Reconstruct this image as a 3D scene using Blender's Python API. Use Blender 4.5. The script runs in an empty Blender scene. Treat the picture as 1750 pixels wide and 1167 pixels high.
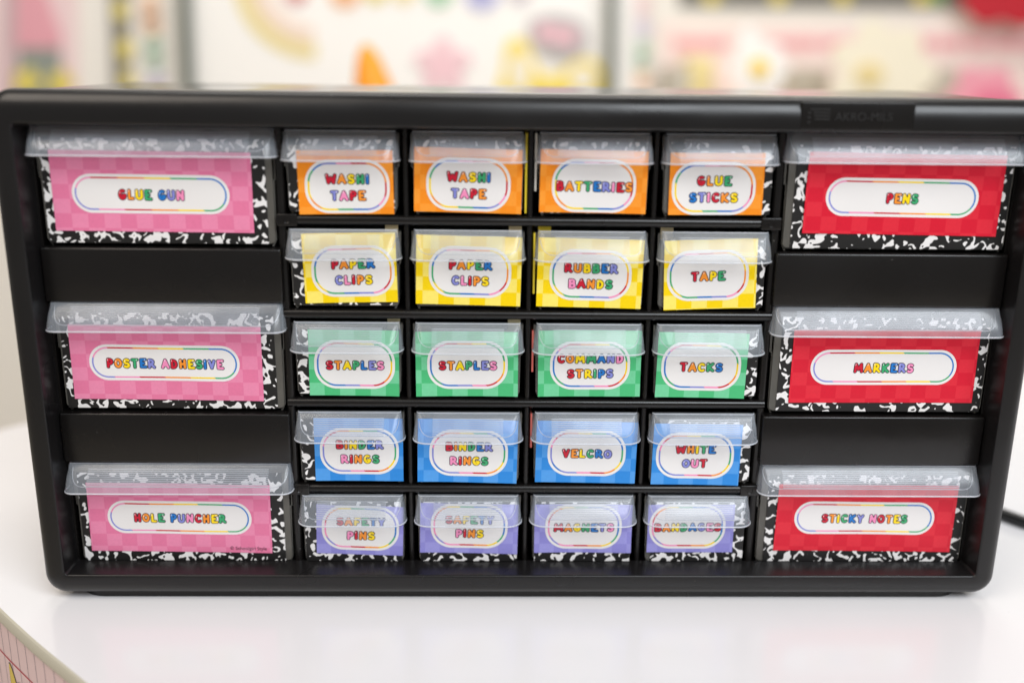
import bpy, math, random
import numpy as np
from mathutils import Matrix, Vector
random.seed(7)
S = bpy.context.scene
C = S.collection
MM = 0.001

# ---------------------------------------------------------------- camera, world, lights, exposure
def cam_axes(p, yw, r):
    cp, sp, cy, sy, cr, sr = math.cos(p), math.sin(p), math.cos(yw), math.sin(yw), math.cos(r), math.sin(r)
    f = Vector((sy*cp, cy*cp, -sp)); rt = Vector((cy, -sy, 0)); up = rt.cross(f)
    return rt*cr+up*sr, up*cr-rt*sr, f
cd = bpy.data.cameras.new('camera'); cam = bpy.data.objects.new('camera', cd); C.objects.link(cam)
rt, up, fw = cam_axes(0.2683, 0.0212, 0.0117)
m = Matrix((rt, up, -fw)).transposed().to_4x4(); m.translation = Vector((-18.17, -474.4, 273.86))*MM
cam.matrix_world = m
cd.sensor_width = 36; cd.lens = 1686.93/1750*36; cd.clip_start = .02; cd.clip_end = 50
cd.dof.use_dof = True; cd.dof.focus_distance = 0.515; cd.dof.aperture_fstop = 2.05; cd.dof.aperture_blades = 9
S.camera = cam
W = bpy.data.worlds.new('World'); S.world = W; W.use_nodes = True
W.node_tree.nodes['Background'].inputs[0].default_value = (1.0, .955, .91, 1)
W.node_tree.nodes['Background'].inputs[1].default_value = .25
def area(name, loc, target, sx, sy, power, col):
    l = bpy.data.lights.new(name, 'AREA'); l.shape = 'RECTANGLE'; l.size = sx; l.size_y = sy; l.energy = power; l.color = col
    o = bpy.data.objects.new(name, l); C.objects.link(o); o.location = loc
    d = Vector(target)-Vector(loc); o.rotation_euler = d.to_track_quat('-Z', 'Y').to_euler()
    return o
area('window_light', (.95, -1.55, 1.75), (0.05, 0, .1), 1.6, 1.1, 57, (.90, .95, 1))
area('room_light', (-1.1, -.9, 1.9), (-.1, .1, .1), 1.2, 1.2, 22, (1, .89, .78))
area('ceiling_light', (.1, 1.0, 2.3), (.1, 1.6, .4), 2.2, 1.0, 35, (1, .97, .93))
S.view_settings.view_transform = 'Standard'; S.view_settings.look = 'None'; S.view_settings.exposure = .06; S.view_settings.gamma = 1
S.cycles.use_denoising = True; S.cycles.transparent_max_bounces = 24; S.cycles.max_bounces = 10
S.cycles.sample_clamp_indirect = 6

# ---------------------------------------------------------------- helpers
def lin(r, g, b, k=1.0):
    f = lambda c: (c/255/12.92 if c/255 <= .04045 else ((c/255+.055)/1.055)**2.4)
    return (min(1, f(r)*k), min(1, f(g)*k), min(1, f(b)*k), 1)
def mesh(name, verts, faces, mats=(), idx=None, smooth=False):
    me = bpy.data.meshes.new(name)
    me.from_pydata([tuple(float(c)*MM for c in v) for v in verts], [], [tuple(map(int, f)) for f in faces])
    for m_ in mats: me.materials.append(m_)
    if idx is not None: me.polygons.foreach_set('material_index', list(idx))
    if smooth: me.polygons.foreach_set('use_smooth', [True]*len(me.polygons))
    me.update(); return me
def obj(name, me, parent=None, loc=(0, 0, 0), rot=(0, 0, 0)):
    o = bpy.data.objects.new(name, me); C.objects.link(o); o.parent = parent
    o.location = Vector(loc)*MM; o.rotation_euler = rot; return o
def empty(name, loc):
    o = bpy.data.objects.new(name, None); C.objects.link(o); o.location = Vector(loc)*MM; o.empty_display_size = .02; return o
def tag(o, label=None, cat=None, group=None, kind=None):
    if label: o['label'] = label
    if cat: o['category'] = cat
    if group: o['group'] = group
    if kind: o['kind'] = kind
    return o
class G:                                   # geometry gatherer (mm)
    def __init__(s): s.v = []; s.f = []; s.i = []
    def add(s, v, f, i=0):
        n = len(s.v); s.v += [tuple(p) for p in v]; s.f += [tuple(a+n for a in q) for q in f]; s.i += [i]*len(f)
    def box(s, x0, x1, y0, y1, z0, z1, b=0, i=0):
        if b <= 0:
            s.add([(x, y, z) for z in (z0, z1) for y in (y0, y1) for x in (x0, x1)],
                  [(0, 2, 3, 1), (4, 5, 7, 6), (0, 1, 5, 4), (2, 6, 7, 3), (0, 4, 6, 2), (1, 3, 7, 5)], i); return
        # bevelled box: loft of insets
        import bmesh
        bm = bmesh.new(); bmesh.ops.create_cube(bm, size=1)
        for v in bm.verts: v.co = Vector(((x0+x1)/2+v.co.x*(x1-x0), (y0+y1)/2+v.co.y*(y1-y0), (z0+z1)/2+v.co.z*(z1-z0)))
        bmesh.ops.bevel(bm, geom=bm.edges[:], offset=b, segments=3, profile=.5, affect='EDGES')
        bm.verts.index_update()
        s.add([v.co[:] for v in bm.verts], [[v.index for v in f.verts] for f in bm.faces], i); bm.free()
    def tube(s, pts, r, n=8, i=0, cap=True):
        pts = [Vector(p) for p in pts]; rings = []
        for k, p in enumerate(pts):
            t = (pts[min(k+1, len(pts)-1)]-pts[max(k-1, 0)]).normalized()
            a = Vector((0, 0, 1)) if abs(t.z) < .9 else Vector((0, 1, 0))
            u = t.cross(a).normalized(); w = t.cross(u)
            rr = r[k] if isinstance(r, (list, tuple)) else r
            rings.append([p+u*math.cos(q*2*math.pi/n)*rr+w*math.sin(q*2*math.pi/n)*rr for q in range(n)])
        v = [q for R_ in rings for q in R_]
        f = [(k*n+q, k*n+(q+1) % n, (k+1)*n+(q+1) % n, (k+1)*n+q) for k in range(len(pts)-1) for q in range(n)]
        if cap: f += [tuple(range(n-1, -1, -1)), tuple((len(pts)-1)*n+q for q in range(n))]
        s.add(v, f, i)
    def prism(s, poly, y0, y1, i=0):       # poly in (x,z), front y0 back y1
        n = len(poly)
        s.add([(x, y0, z) for x, z in poly]+[(x, y1, z) for x, z in poly],
              [tuple(range(n)), tuple(range(2*n-1, n-1, -1))]+[(k, k+n, (k+1) % n+n, (k+1) % n) for k in range(n)], i)
    def mesh(s, name, mats, smooth=False): return mesh(name, s.v, s.f, mats, s.i, smooth)
def shade(me, ang=35):
    me.polygons.foreach_set('use_smooth', [True]*len(me.polygons))
    try: me.set_sharp_from_angle(angle=math.radians(ang))
    except Exception: pass
    return me
def rrect(x0, x1, z0, z1, r, n=8):
    p = []
    for cx, cz, a0 in ((x1-r, z0+r, -90), (x1-r, z1-r, 0), (x0+r, z1-r, 90), (x0+r, z0+r, 180)):
        for k in range(n+1):
            a = math.radians(a0+90*k/n); p.append((cx+r*math.cos(a), cz+r*math.sin(a)))
    return p

# ---------------------------------------------------------------- materials
def mat(name, col, rough=.5, **k):
    m_ = bpy.data.materials.new(name); m_.use_nodes = True; b = m_.node_tree.nodes['Principled BSDF']
    b.inputs['Base Color'].default_value = col; b.inputs['Roughness'].default_value = rough
    for a, v in k.items(): b.inputs[a.replace('_', ' ')].default_value = v
    return m_
def nd(m_, t, **k):
    n = m_.node_tree.nodes.new(t)
    for a, v in k.items(): setattr(n, a, v)
    return n
def ln(m_, a, b): m_.node_tree.links.new(a, b)
def objcoord(m_): return nd(m_, 'ShaderNodeTexCoord').outputs['Object']
def noise(m_, vec, scale, detail=2, dist=0, rough=.5):
    n = nd(m_, 'ShaderNodeTexNoise'); n.inputs['Scale'].default_value = scale; n.inputs['Detail'].default_value = detail
    n.inputs['Distortion'].default_value = dist; n.inputs['Roughness'].default_value = rough; ln(m_, vec, n.inputs['Vector']); return n.outputs['Fac']
def math_(m_, op, a, b=None, c=None):
    n = nd(m_, 'ShaderNodeMath', operation=op)
    for i, v in enumerate((a, b, c)):
        if v is None: continue
        if isinstance(v, (int, float)): n.inputs[i].default_value = v
        else: ln(m_, v, n.inputs[i])
    return n.outputs[0]
def mixc(m_, fac, a, b):
    n = nd(m_, 'ShaderNodeMix', data_type='RGBA')
    if isinstance(fac, (int, float)): n.inputs[0].default_value = fac
    else: ln(m_, fac, n.inputs[0])
    for i, v in ((6, a), (7, b)):
        if isinstance(v, tuple): n.inputs[i].default_value = v
        else: ln(m_, v, n.inputs[i])
    return n.outputs[2]
def ramp(m_, v, lo, hi, a=0., b=1.):
    n = nd(m_, 'ShaderNodeMapRange'); ln(m_, v, n.inputs[0])
    for i, q in zip((1, 2, 3, 4), (lo, hi, a, b)): n.inputs[i].default_value = q
    return n.outputs[0]
def bump(m_, h, strength, dist=.0003):
    n = nd(m_, 'ShaderNodeBump'); n.inputs['Strength'].default_value = strength; n.inputs['Distance'].default_value = dist
    ln(m_, h, n.inputs['Height']); ln(m_, n.outputs[0], m_.node_tree.nodes['Principled BSDF'].inputs['Normal'])
BS = lambda m_: m_.node_tree.nodes['Principled BSDF']

def black_plastic(name, base, rough, bs=.25):
    m_ = mat(name, base, rough); oc = objcoord(m_)
    big = noise(m_, oc, 14, 3); fine = noise(m_, oc, 900, 2)
    ln(m_, ramp(m_, big, .3, .7, rough-.06, rough+.09), BS(m_).inputs['Roughness'])
    dust = noise(m_, oc, 420, 1); d = ramp(m_, dust, .80, .84)
    ln(m_, mixc(m_, math_(m_, 'MULTIPLY', d, .5), base, (.22, .21, .2, 1)), BS(m_).inputs['Base Color'])
    BS(m_).inputs['Specular IOR Level'].default_value = .42
    bump(m_, fine, bs, .00008)
    sm = noise(m_, oc, 22, 3, .8); b2 = nd(m_, 'ShaderNodeBump'); b2.inputs['Strength'].default_value = .22; b2.inputs['Distance'].default_value = .0012
    ln(m_, sm, b2.inputs['Height']); bn = [n_ for n_ in m_.node_tree.nodes if n_.type == 'BUMP'][0]; ln(m_, b2.outputs[0], bn.inputs['Normal'])
    return m_
M_blk = black_plastic('black_plastic', (.0050, .0042, .0040, 1), .25, .1)
M_rim = black_plastic('black_rim_plastic', (.0070, .0064, .0066, 1), .29, .05)
M_emb = mat('embossed_black', (.018, .0175, .0175, 1), .35)
def milky(name, fac, edge, col, rough=.22, trans=.5):
    m_ = bpy.data.materials.new(name); m_.use_nodes = True; nt = m_.node_tree; b = BS(m_)
    b.inputs['Base Color'].default_value = col; b.inputs['Roughness'].default_value = rough
    tl = nd(m_, 'ShaderNodeBsdfTranslucent'); tl.inputs[0].default_value = col
    mx0 = nd(m_, 'ShaderNodeMixShader'); mx0.inputs[0].default_value = trans; ln(m_, b.outputs[0], mx0.inputs[1]); ln(m_, tl.outputs[0], mx0.inputs[2])
    tr = nd(m_, 'ShaderNodeBsdfTransparent'); tr.inputs[0].default_value = (.97, .98, 1, 1)
    lw = nd(m_, 'ShaderNodeLayerWeight'); lw.inputs[0].default_value = .35
    f = ramp(m_, lw.outputs['Facing'], 0, 1, fac, edge)
    ns = noise(m_, objcoord(m_), 60, 2, .5)
    f = math_(m_, 'MULTIPLY', f, ramp(m_, ns, .3, .7, .85, 1.15))
    mx = nd(m_, 'ShaderNodeMixShader'); ln(m_, f, mx.inputs[0]); ln(m_, tr.outputs[0], mx.inputs[1]); ln(m_, mx0.outputs[0], mx.inputs[2])
    gl = nd(m_, 'ShaderNodeBsdfGlossy'); gl.inputs['Roughness'].default_value = .2; gl.inputs[0].default_value = (1, 1, 1, 1)
    fr = nd(m_, 'ShaderNodeFresnel'); fr.inputs[0].default_value = 1.33
    mg = nd(m_, 'ShaderNodeMixShader'); ln(m_, fr.outputs[0], mg.inputs[0]); ln(m_, mx.outputs[0], mg.inputs[1]); ln(m_, gl.outputs[0], mg.inputs[2])
    ln(m_, mg.outputs[0], nt.nodes['Material Output'].inputs[0]); return m_
M_lip = milky('milky_plastic', .185, .40, (.82, .90, 1, 1), .18, .18)
M_rib = milky('milky_rib', .40, .65, (.92, .94, .97, 1), .22, .25)
M_bead = milky('milky_edge', .5, .8, (.92, .95, 1, 1), .2, .25)
M_tubw = milky('frosted_tub_wide', .72, .88, (.17, .16, .14, 1), .45, .3)
M_tub = milky('frosted_tub', .35, .6, (.46, .44, .40, 1), .3)

# composition notebook paper
M_comp = mat('marbled_paper', (.01, .01, .01, 1), .42); m_ = M_comp
oi = nd(m_, 'ShaderNodeObjectInfo'); oc = objcoord(m_)
vm = nd(m_, 'ShaderNodeVectorMath', operation='ADD'); ln(m_, oc, vm.inputs[0])
cb = nd(m_, 'ShaderNodeCombineXYZ'); ln(m_, math_(m_, 'MULTIPLY', oi.outputs['Random'], 7.3), cb.inputs[0]); ln(m_, math_(m_, 'MULTIPLY', oi.outputs['Random'], 3.1), cb.inputs[2])
ln(m_, cb.outputs[0], vm.inputs[1])
n1 = noise(m_, vm.outputs[0], 212, 0, 1.35); f1 = ramp(m_, n1, .582, .594)
ln(m_, mixc(m_, f1, (.0085, .0080, .0080, 1), (.80, .78, .77, 1)), BS(m_).inputs['Base Color'])

PX, PZ = .0079, .0071
def card_mat(name, a, b):
    m_ = mat('card_'+name, a, .38, Specular_IOR_Level=.35); sp = nd(m_, 'ShaderNodeSeparateXYZ'); ln(m_, objcoord(m_), sp.inputs[0])
    ix = math_(m_, 'FLOOR', math_(m_, 'DIVIDE', sp.outputs[0], PX)); iz = math_(m_, 'FLOOR', math_(m_, 'DIVIDE', math_(m_, 'ADD', sp.outputs[2], .0028), PZ))
    par = math_(m_, 'FLOORED_MODULO', math_(m_, 'ADD', ix, iz), 2)
    g = noise(m_, objcoord(m_), 700, 2)
    col = mixc(m_, par, a, b); dark = mixc(m_, ramp(m_, g, .3, .7, 0, .10), col, (a[0]*.55, a[1]*.55, a[2]*.55, 1))
    ln(m_, dark, BS(m_).inputs['Base Color']); bump(m_, noise(m_, objcoord(m_), 75, 2, .5), .4, .0004); return m_
K = 1.12
CARD = {'pink': card_mat('pink', lin(214, 114, 150, K), lin(220, 130, 163, K)),
        'red': card_mat('red', lin(200, 22, 46, K), lin(208, 38, 55, K)),
        'orange': card_mat('orange', lin(232, 134, 26, K), lin(236, 146, 46, K)),
        'yellow': card_mat('yellow', lin(234, 200, 0, K), lin(238, 218, 104, K)),
        'green': card_mat('green', lin(70, 176, 114, K), lin(108, 194, 146, K)),
        'blue': card_mat('blue', lin(40, 128, 204, K), lin(74, 146, 214, K)),
        'purple': card_mat('purple', lin(134, 130, 198, K), lin(146, 143, 206, K))}
M_white = mat('badge_white', (.80, .775, .76, 1), .4, Specular_IOR_Level=.35)
bump(M_white, noise(M_white, objcoord(M_white), 70, 2), .3, .0002)
SEQ = [lin(200, 18, 48), lin(243, 146, 44), lin(250, 216, 10), lin(56, 166, 108), lin(24, 116, 196), lin(132, 136, 208), lin(240, 142, 186)]
def lmat(i):
    m_ = mat('ink_%s' % ['red', 'orange', 'yellow', 'green', 'blue', 'lilac', 'pink'][i], SEQ[i], .35); return m_
INK = [lmat(i) for i in range(7)]
M_line = mat('ink_outline', (.022, .016, .03, 1), .4)
M_glint = mat('ink_highlight', (.9, .85, .88, 1), .35)
def ring_mat(name, phase_mm, start, period):
    m_ = mat(name, (1, 1, 1, 1), .4); sp = nd(m_, 'ShaderNodeSeparateXYZ'); ln(m_, objcoord(m_), sp.inputs[0])
    u = math_(m_, 'ADD', sp.outputs[0], sp.outputs[2])
    t = math_(m_, 'DIVIDE', math_(m_, 'SUBTRACT', u, phase_mm*MM), period*MM)   # 0 at the boundary where colour 'start' begins
    t = math_(m_, 'FRACT', math_(m_, 'DIVIDE', math_(m_, 'ADD', t, float(start)+70.), 7.))
    r = nd(m_, 'ShaderNodeValToRGB'); r.color_ramp.interpolation = 'CONSTANT'; e = r.color_ramp.elements
    e[0].position = 0; e[0].color = SEQ[0]; e[1].position = 1/7; e[1].color = SEQ[1]
    for k in range(2, 7): q = e.new(k/7); q.color = SEQ[k]
    ln(m_, t, r.inputs[0]); ln(m_, r.outputs[0], BS(m_).inputs['Base Color']); return m_
RING = [ring_mat('rainbow_line_row_%d' % k, -23.6, k+2, 7.4) for k in range(5)]
RING_BIG = ring_mat('rainbow_line_wide', -33.7, 6, 12.8)
M_txt = mat('black_print', (.02, .015, .02, 1), .5)

# ---------------------------------------------------------------- bubble letters (signed-distance outlines, cut to a clean mesh)
def arc(cx, cz, rx, rz, a0, a1, n=10): return [(cx+rx*math.cos(math.radians(a0+(a1-a0)*k/n)), cz+rz*math.sin(math.radians(a0+(a1-a0)*k/n))) for k in range(n+1)]
T, B_, Md = .84, .16, .50           # stroke centre lines
GL = {   # width, strokes
 'A': (.82, [[(.17, B_), (.41, T), (.65, B_)], [(.29, .37), (.51, .37)]]),
 'B': (.78, [[(.22, B_), (.22, T)], [(.22, T)]+arc(.39, .68, .15, .16, 90, -90)+[(.25, .52)], [(.25, .50)]+arc(.42, .335, .17, .175, 90, -90)+[(.22, B_)]]),
 'C': (.76, [arc(.42, .5, .22, .335, 50, 310, 14)]),
 'D': (.78, [[(.22, B_), (.22, T)]+arc(.32, .5, .25, .335, 90, -90)+[(.22, B_)]]),
 'E': (.74, [[(.58, T+.005), (.22, T), (.22, B_), (.60, B_-.005)], [(.24, .5), (.43, .5)]]),
 'F': (.72, [[(.58, T), (.24, T), (.22, B_)], [(.24, .47), (.45, .47)]]),
 'G': (.80, [arc(.42, .5, .22, .335, 62, 335, 14)+[(.62, .43), (.46, .43)]]),
 'H': (.80, [[(.22, B_), (.22, T)], [(.58, B_), (.58, T)], [(.22, .5), (.58, .5)]]),
 'I': (.40, [[(.2, B_), (.2, T)]]),
 'K': (.82, [[(.22, B_), (.22, T)], [(.60, T), (.28, .49), (.63, B_)]]),
 'L': (.68, [[(.22, T), (.22, B_), (.50, B_)]]),
 'M': (.98, [[(.2, B_), (.26, T), (.49, .36), (.72, T), (.78, B_)]]),
 'N': (.82, [[(.2, B_), (.22, T), (.60, B_), (.62, T)]]),
 'O': (.80, [arc(.40, .5, .22, .33, 0, 360, 18)]),
 'P': (.72, [[(.22, B_), (.22, T)]+arc(.36, .645, .18, .19, 90, -90)+[(.24, .455)]]),
 'R': (.82, [[(.22, B_), (.22, T)]+arc(.36, .65, .18, .185, 90, -90)+[(.34, .465), (.64, B_)]]),
 'S': (.74, [arc(.38, .67, .18, .165, 35, 270, 9)+arc(.37, .335, .185, .17, 90, -145, 9)]),
 'T': (.76, [[(.18, T), (.58, T)], [(.38, T), (.38, B_)]]),
 'U': (.80, [[(.2, T)]+arc(.40, .38, .20, .215, 180, 360)+[(.60, T)]]),
 'V': (.78, [[(.19, T), (.39, B_+.02), (.59, T)]]),
 'W': (1.0, [[(.18, T), (.30, B_), (.50, .62), (.70, B_), (.82, T)]]),
 'Y': (.76, [[(.18, T), (.38, .48), (.58, T)], [(.38, .48), (.38, B_)]]),
}
RS, OS = .102, .060
def sdf(strokes, X, Z):
    d = np.full(X.shape, 9.)
    for st in strokes:
        for (ax, az), (bx, bz) in zip(st[:-1], st[1:]):
            vx, vz = bx-ax, bz-az; L = vx*vx+vz*vz+1e-9
            t = np.clip(((X-ax)*vx+(Z-az)*vz)/L, 0, 1); d = np.minimum(d, np.hypot(X-ax-t*vx, Z-az-t*vz))
    return d
def cut(fn, x0, x1, z0, z1, h):
    nx, nz = int(math.ceil((x1-x0)/h))+1, int(math.ceil((z1-z0)/h))+1
    xs = np.linspace(x0, x1, nx); zs = np.linspace(z0, z1, nz); X, Z = np.meshgrid(xs, zs, indexing='ij'); F = fn(X, Z)
    V = []; idx = {}; Fc = []
    def vert(key, p):
        if key not in idx: idx[key] = len(V); V.append(p)
        return idx[key]
    for i in range(nx-1):
        for j in range(nz-1):
            cs = [(i, j), (i+1, j), (i+1, j+1), (i, j+1)]; fv = [F[c] for c in cs]
            if min(fv) >= 0: continue
            if max(fv) < 0:
                Fc.append([vert(c, (xs[c[0]], zs[c[1]])) for c in cs]); continue
            for tri in ((0, 1, 2), (0, 2, 3)):
                pl = []
                for a in range(3):
                    p, q = cs[tri[a]], cs[tri[(a+1) % 3]]; fp, fq = F[p], F[q]
                    if fp < 0: pl.append(vert(p, (xs[p[0]], zs[p[1]])))
                    if (fp < 0) != (fq < 0):
                        k = (p, q) if p < q else (q, p); t = fp/(fp-fq)
                        pl.append(vert(k, (xs[p[0]]+t*(xs[q[0]]-xs[p[0]]), zs[p[1]]+t*(zs[q[1]]-zs[p[1]]))))
                if len(pl) >= 3: Fc.append(pl)
    return V, Fc
GC = {}
def glyph(ch):
    if ch not in GC:
        w, st = GL[ch]
        a = cut(lambda X, Z: sdf(st, X, Z)-(RS+OS), -.06, w+.1, -.02, 1.02, .05)
        b = cut(lambda X, Z: sdf(st, X, Z)-RS, -.06, w+.1, -.02, 1.02, .05)
        p = st[0][0]; q = st[0][1] if ch not in 'CGOS' else st[0][2]
        x, z = (p if p[1] > q[1] else q)
        if ch in 'CGOS': x, z = arc(*( {'C': (.42, .5, .22, .295), 'G': (.42, .5, .22, .295), 'O': (.40, .5, .22, .285), 'S': (.37, .655, .155, .14)}[ch]), 135, 140, 1)[0]
        hl = [[(x-.04, z-.09), (x-.03, z+.03)]]
        c = cut(lambda X, Z: sdf(hl, X, Z)-.023, x-.15, x+.15, z-.2, z+.15, .035)
        GC[ch] = (w, a, b, c)
    return GC[ch]

def bend(x, z, hw, seed):                 # gentle curl of the paper, mm (positive = away from camera)
    return -.55*((x/hw)**2)*(.6+.4*math.sin(seed))-.18*math.sin(x*.11+seed*2.1)*math.sin(z*.17+seed)-.35*max(0, (abs(x)/hw)-.7)*(1 if math.sin(seed*3) > 0 else .2)+.25

def letters(lines, size, hw, seed, pitch, sx=1.0):
    g = G(); ci = 0; n = len(lines)
    for li, line in enumerate(lines):
        wid = sum((GL[c][0]*.935 if c != ' ' else .42) for c in line)*size*sx
        x = -wid/2; zc = (n-1)/2*pitch-li*pitch-size/2-.35
        for c in line:
            if c == ' ': x += .42*size*sx; continue
            w, a, b, h = glyph(c)
            dz = random.uniform(-.02, .02)*size; tl = random.uniform(-.03, .03)
            for (V, F), lay, mi in ((a, .22, 7), (b, .27, ci % 7), (h, .32, 8)):
                vv = []
                for (px, pz) in V:
                    X = x+px*size*sx; Z = zc+pz*size+dz+tl*(px-w/2)*size
                    vv.append((X, bend(X, Z, hw, seed)-lay, Z))
                g.add(vv, F, mi)
            x += w*.935*size*sx; ci += 1
    return g.mesh('lettering', INK+[M_line, M_glint])
def stadium(hw, hh, r, n=12):
    return rrect(-hw, hw, -hh, hh, r, n)

# ---------------------------------------------------------------- drawers
YF = 13.6
BIGX, SMALLX = 1, 0
def u_line(w, d, r, n=8):
    pts = [(-w, .8)]
    for k in range(n+1):
        a = math.radians(180+90*k/n); pts.append((-w+r+r*math.cos(a), -d+r+r*math.sin(a)))
    for k in range(n+1):
        a = math.radians(270+90*k/n); pts.append((w-r+r*math.cos(a), -d+r+r*math.sin(a)))
    return pts+[(w, .8)]
def pull_meshes(kind):
    if kind == 'small': w0, H, rb = 26.9, 40.6, 18.3; gap = 1.7
    else: w0, H, rb = 57.7, 58.6, 47.; gap = 1.7
    levels = [(H-.2, w0-.8, 1.2, 1.2), (H, w0-.3, 2.2, 2.2), (H-.6, w0, 3., 3.), (H-3, w0+.3, 4.7, 5.), (H-7, w0+gap*.6, 7.4, 7.3), (H-10.8, w0+gap*.85, 9.4, 9), (H-13.9, w0+gap, 10.4, 10)]
    g = G(); rows = [[(x, y, z) for x, y in u_line(w, d, min(r, d+.7)*(.8 if kind == 'small' else .55))] for z, w, d, r in levels]
    n = len(rows[0])
    g.add([p for r_ in rows for p in r_], [(a*n+b, (a+1)*n+b, (a+1)*n+b+1, a*n+b+1) for a in range(len(rows)-1) for b in range(n-1)])
    # top web back to the drawer front
    top = rows[0]; g.add([p for p in top]+[(p[0], .9, p[2]) for p in top], [(b, b+1, n+b+1, n+b) for b in range(n-1)])
    pull = shade(g.mesh('pull', [M_lip]), 60)
    g = G(); g.tube(rows[-1], .42, 6)
    g.tube(rows[1], .22, 5)
    edge = g.mesh('pull_edge', [M_bead], True)
    g = G(); zc = H-11.2; wc = w0
    path = []
    for k in range(7): t = k/6; path.append((-(wc-1.2-t*t*7), .3-7.8*math.sin(t*math.pi/2), H-3-(H-3-zc)*math.sin(t*math.pi/2)**.8))
    path += [(-p[0], p[1], p[2]) for p in path[::-1]]
    g.tube(path, .2, 5); crease = g.mesh('inner_crease', [M_rib], True)
    g = G(); nr = 10
    for k in range(nr):
        z = H-2.6-k*.86; t = (H-z); d = 3.0+(t-.6)*.67 if t < 7 else 7.4+(t-7)*.53
        g.box(-rb, rb, -(d-.35), -(d-.75), z-.17, z+.17)
    ribs = g.mesh('grip_ribs', [M_rib])
    return pull, edge, crease, ribs
def tub_mesh(kind):
    if kind == 'small': w, H, D = 28.0, 40.4, 128
    else: w, H, D = 57.6, 58.4, 128
    g = G(); tk = 1.0; wb = w-1.3
    def slab(P, Q): # P: 4 outer pts, Q: 4 inner
        g.add(P+Q, [(0, 1, 2, 3), (7, 6, 5, 4), (0, 4, 5, 1), (1, 5, 6, 2), (2, 6, 7, 3), (3, 7, 4, 0)])
    for s in (-1, 1):
        step = H*.56
        # side wall with the moulded step the photo shows half way up
        prof = [(0, wb-1.5), (3.2, wb), (step, wb+.35), (step+.8, w), (H-1, w+.2)]
        for (z0, x0), (z1, x1) in zip(prof[:-1], prof[1:]):
            slab([(s*x0, 1.6, z0), (s*x0, D, z0), (s*x1, D, z1), (s*x1, 1.6, z1)], [(s*(x0-tk), 1.6, z0), (s*(x0-tk), D, z0), (s*(x1-tk), D, z1), (s*(x1-tk), 1.6, z1)])
    g.box(-wb+1.6, wb-1.6, 6, D, 0, 1); g.box(-wb+1, wb-1, D, D+1, 0, H*.9)
    # front wall with rounded bottom corners
    g.prism(rrect(-w+(1.6 if kind == 'small' else 1.6), w-(1.6 if kind == 'small' else 1.6), 1.75, H-.3, 2.4, 5), 0, 1.55)
    return g.mesh('tub', [M_tub if kind == 'small' else M_tubw])
SH = {k: (tub_mesh(k),)+pull_meshes(k) for k in ('small', 'big')}
def sheet(x0, x1, z0, z1, nx, nz, y, hw=None, seed=0):
    V = []; F = []
    for i in range(nx+1):
        for j in range(nz+1):
            x = x0+(x1-x0)*i/nx; z = z0+(z1-z0)*j/nz; V.append((x, y+(bend(x, z, hw, seed) if hw else 0), z))
    for i in range(nx):
        for j in range(nz): a = i*(nz+1)+j; F.append((a, a+nz+1, a+nz+2, a+1))
    return V, F
def backing(kind):
    if kind == 'left': x0, x1, z0, z1 = -26.6, 25.0, 1.6, 36.3
    elif kind == 'mid': x0, x1, z0, z1 = -26., 26., 1.6, 36.3
    elif kind == 'left_low': x0, x1, z0, z1 = -26.6, 23., 2.2, 36.2
    elif kind == 'mid_low': x0, x1, z0, z1 = -25., 25., 3.5, 34.
    elif kind == 'right_low': x0, x1, z0, z1 = -21., 27.2, 2.2, 36.2
    elif kind == 'right': x0, x1, z0, z1 = -23.3, 27.2, 1.6, 36.3
    else: x0, x1, z0, z1 = -53.9, 53.9, 1.6, 52.4
    g = G(); g.box(x0, x1, -.35, -.05, z0, z1); return g.mesh('backing_card', [M_comp])
BK = {k: backing(k) for k in ('left', 'mid', 'right', 'left_low', 'mid_low', 'right_low', 'big')}

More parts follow.
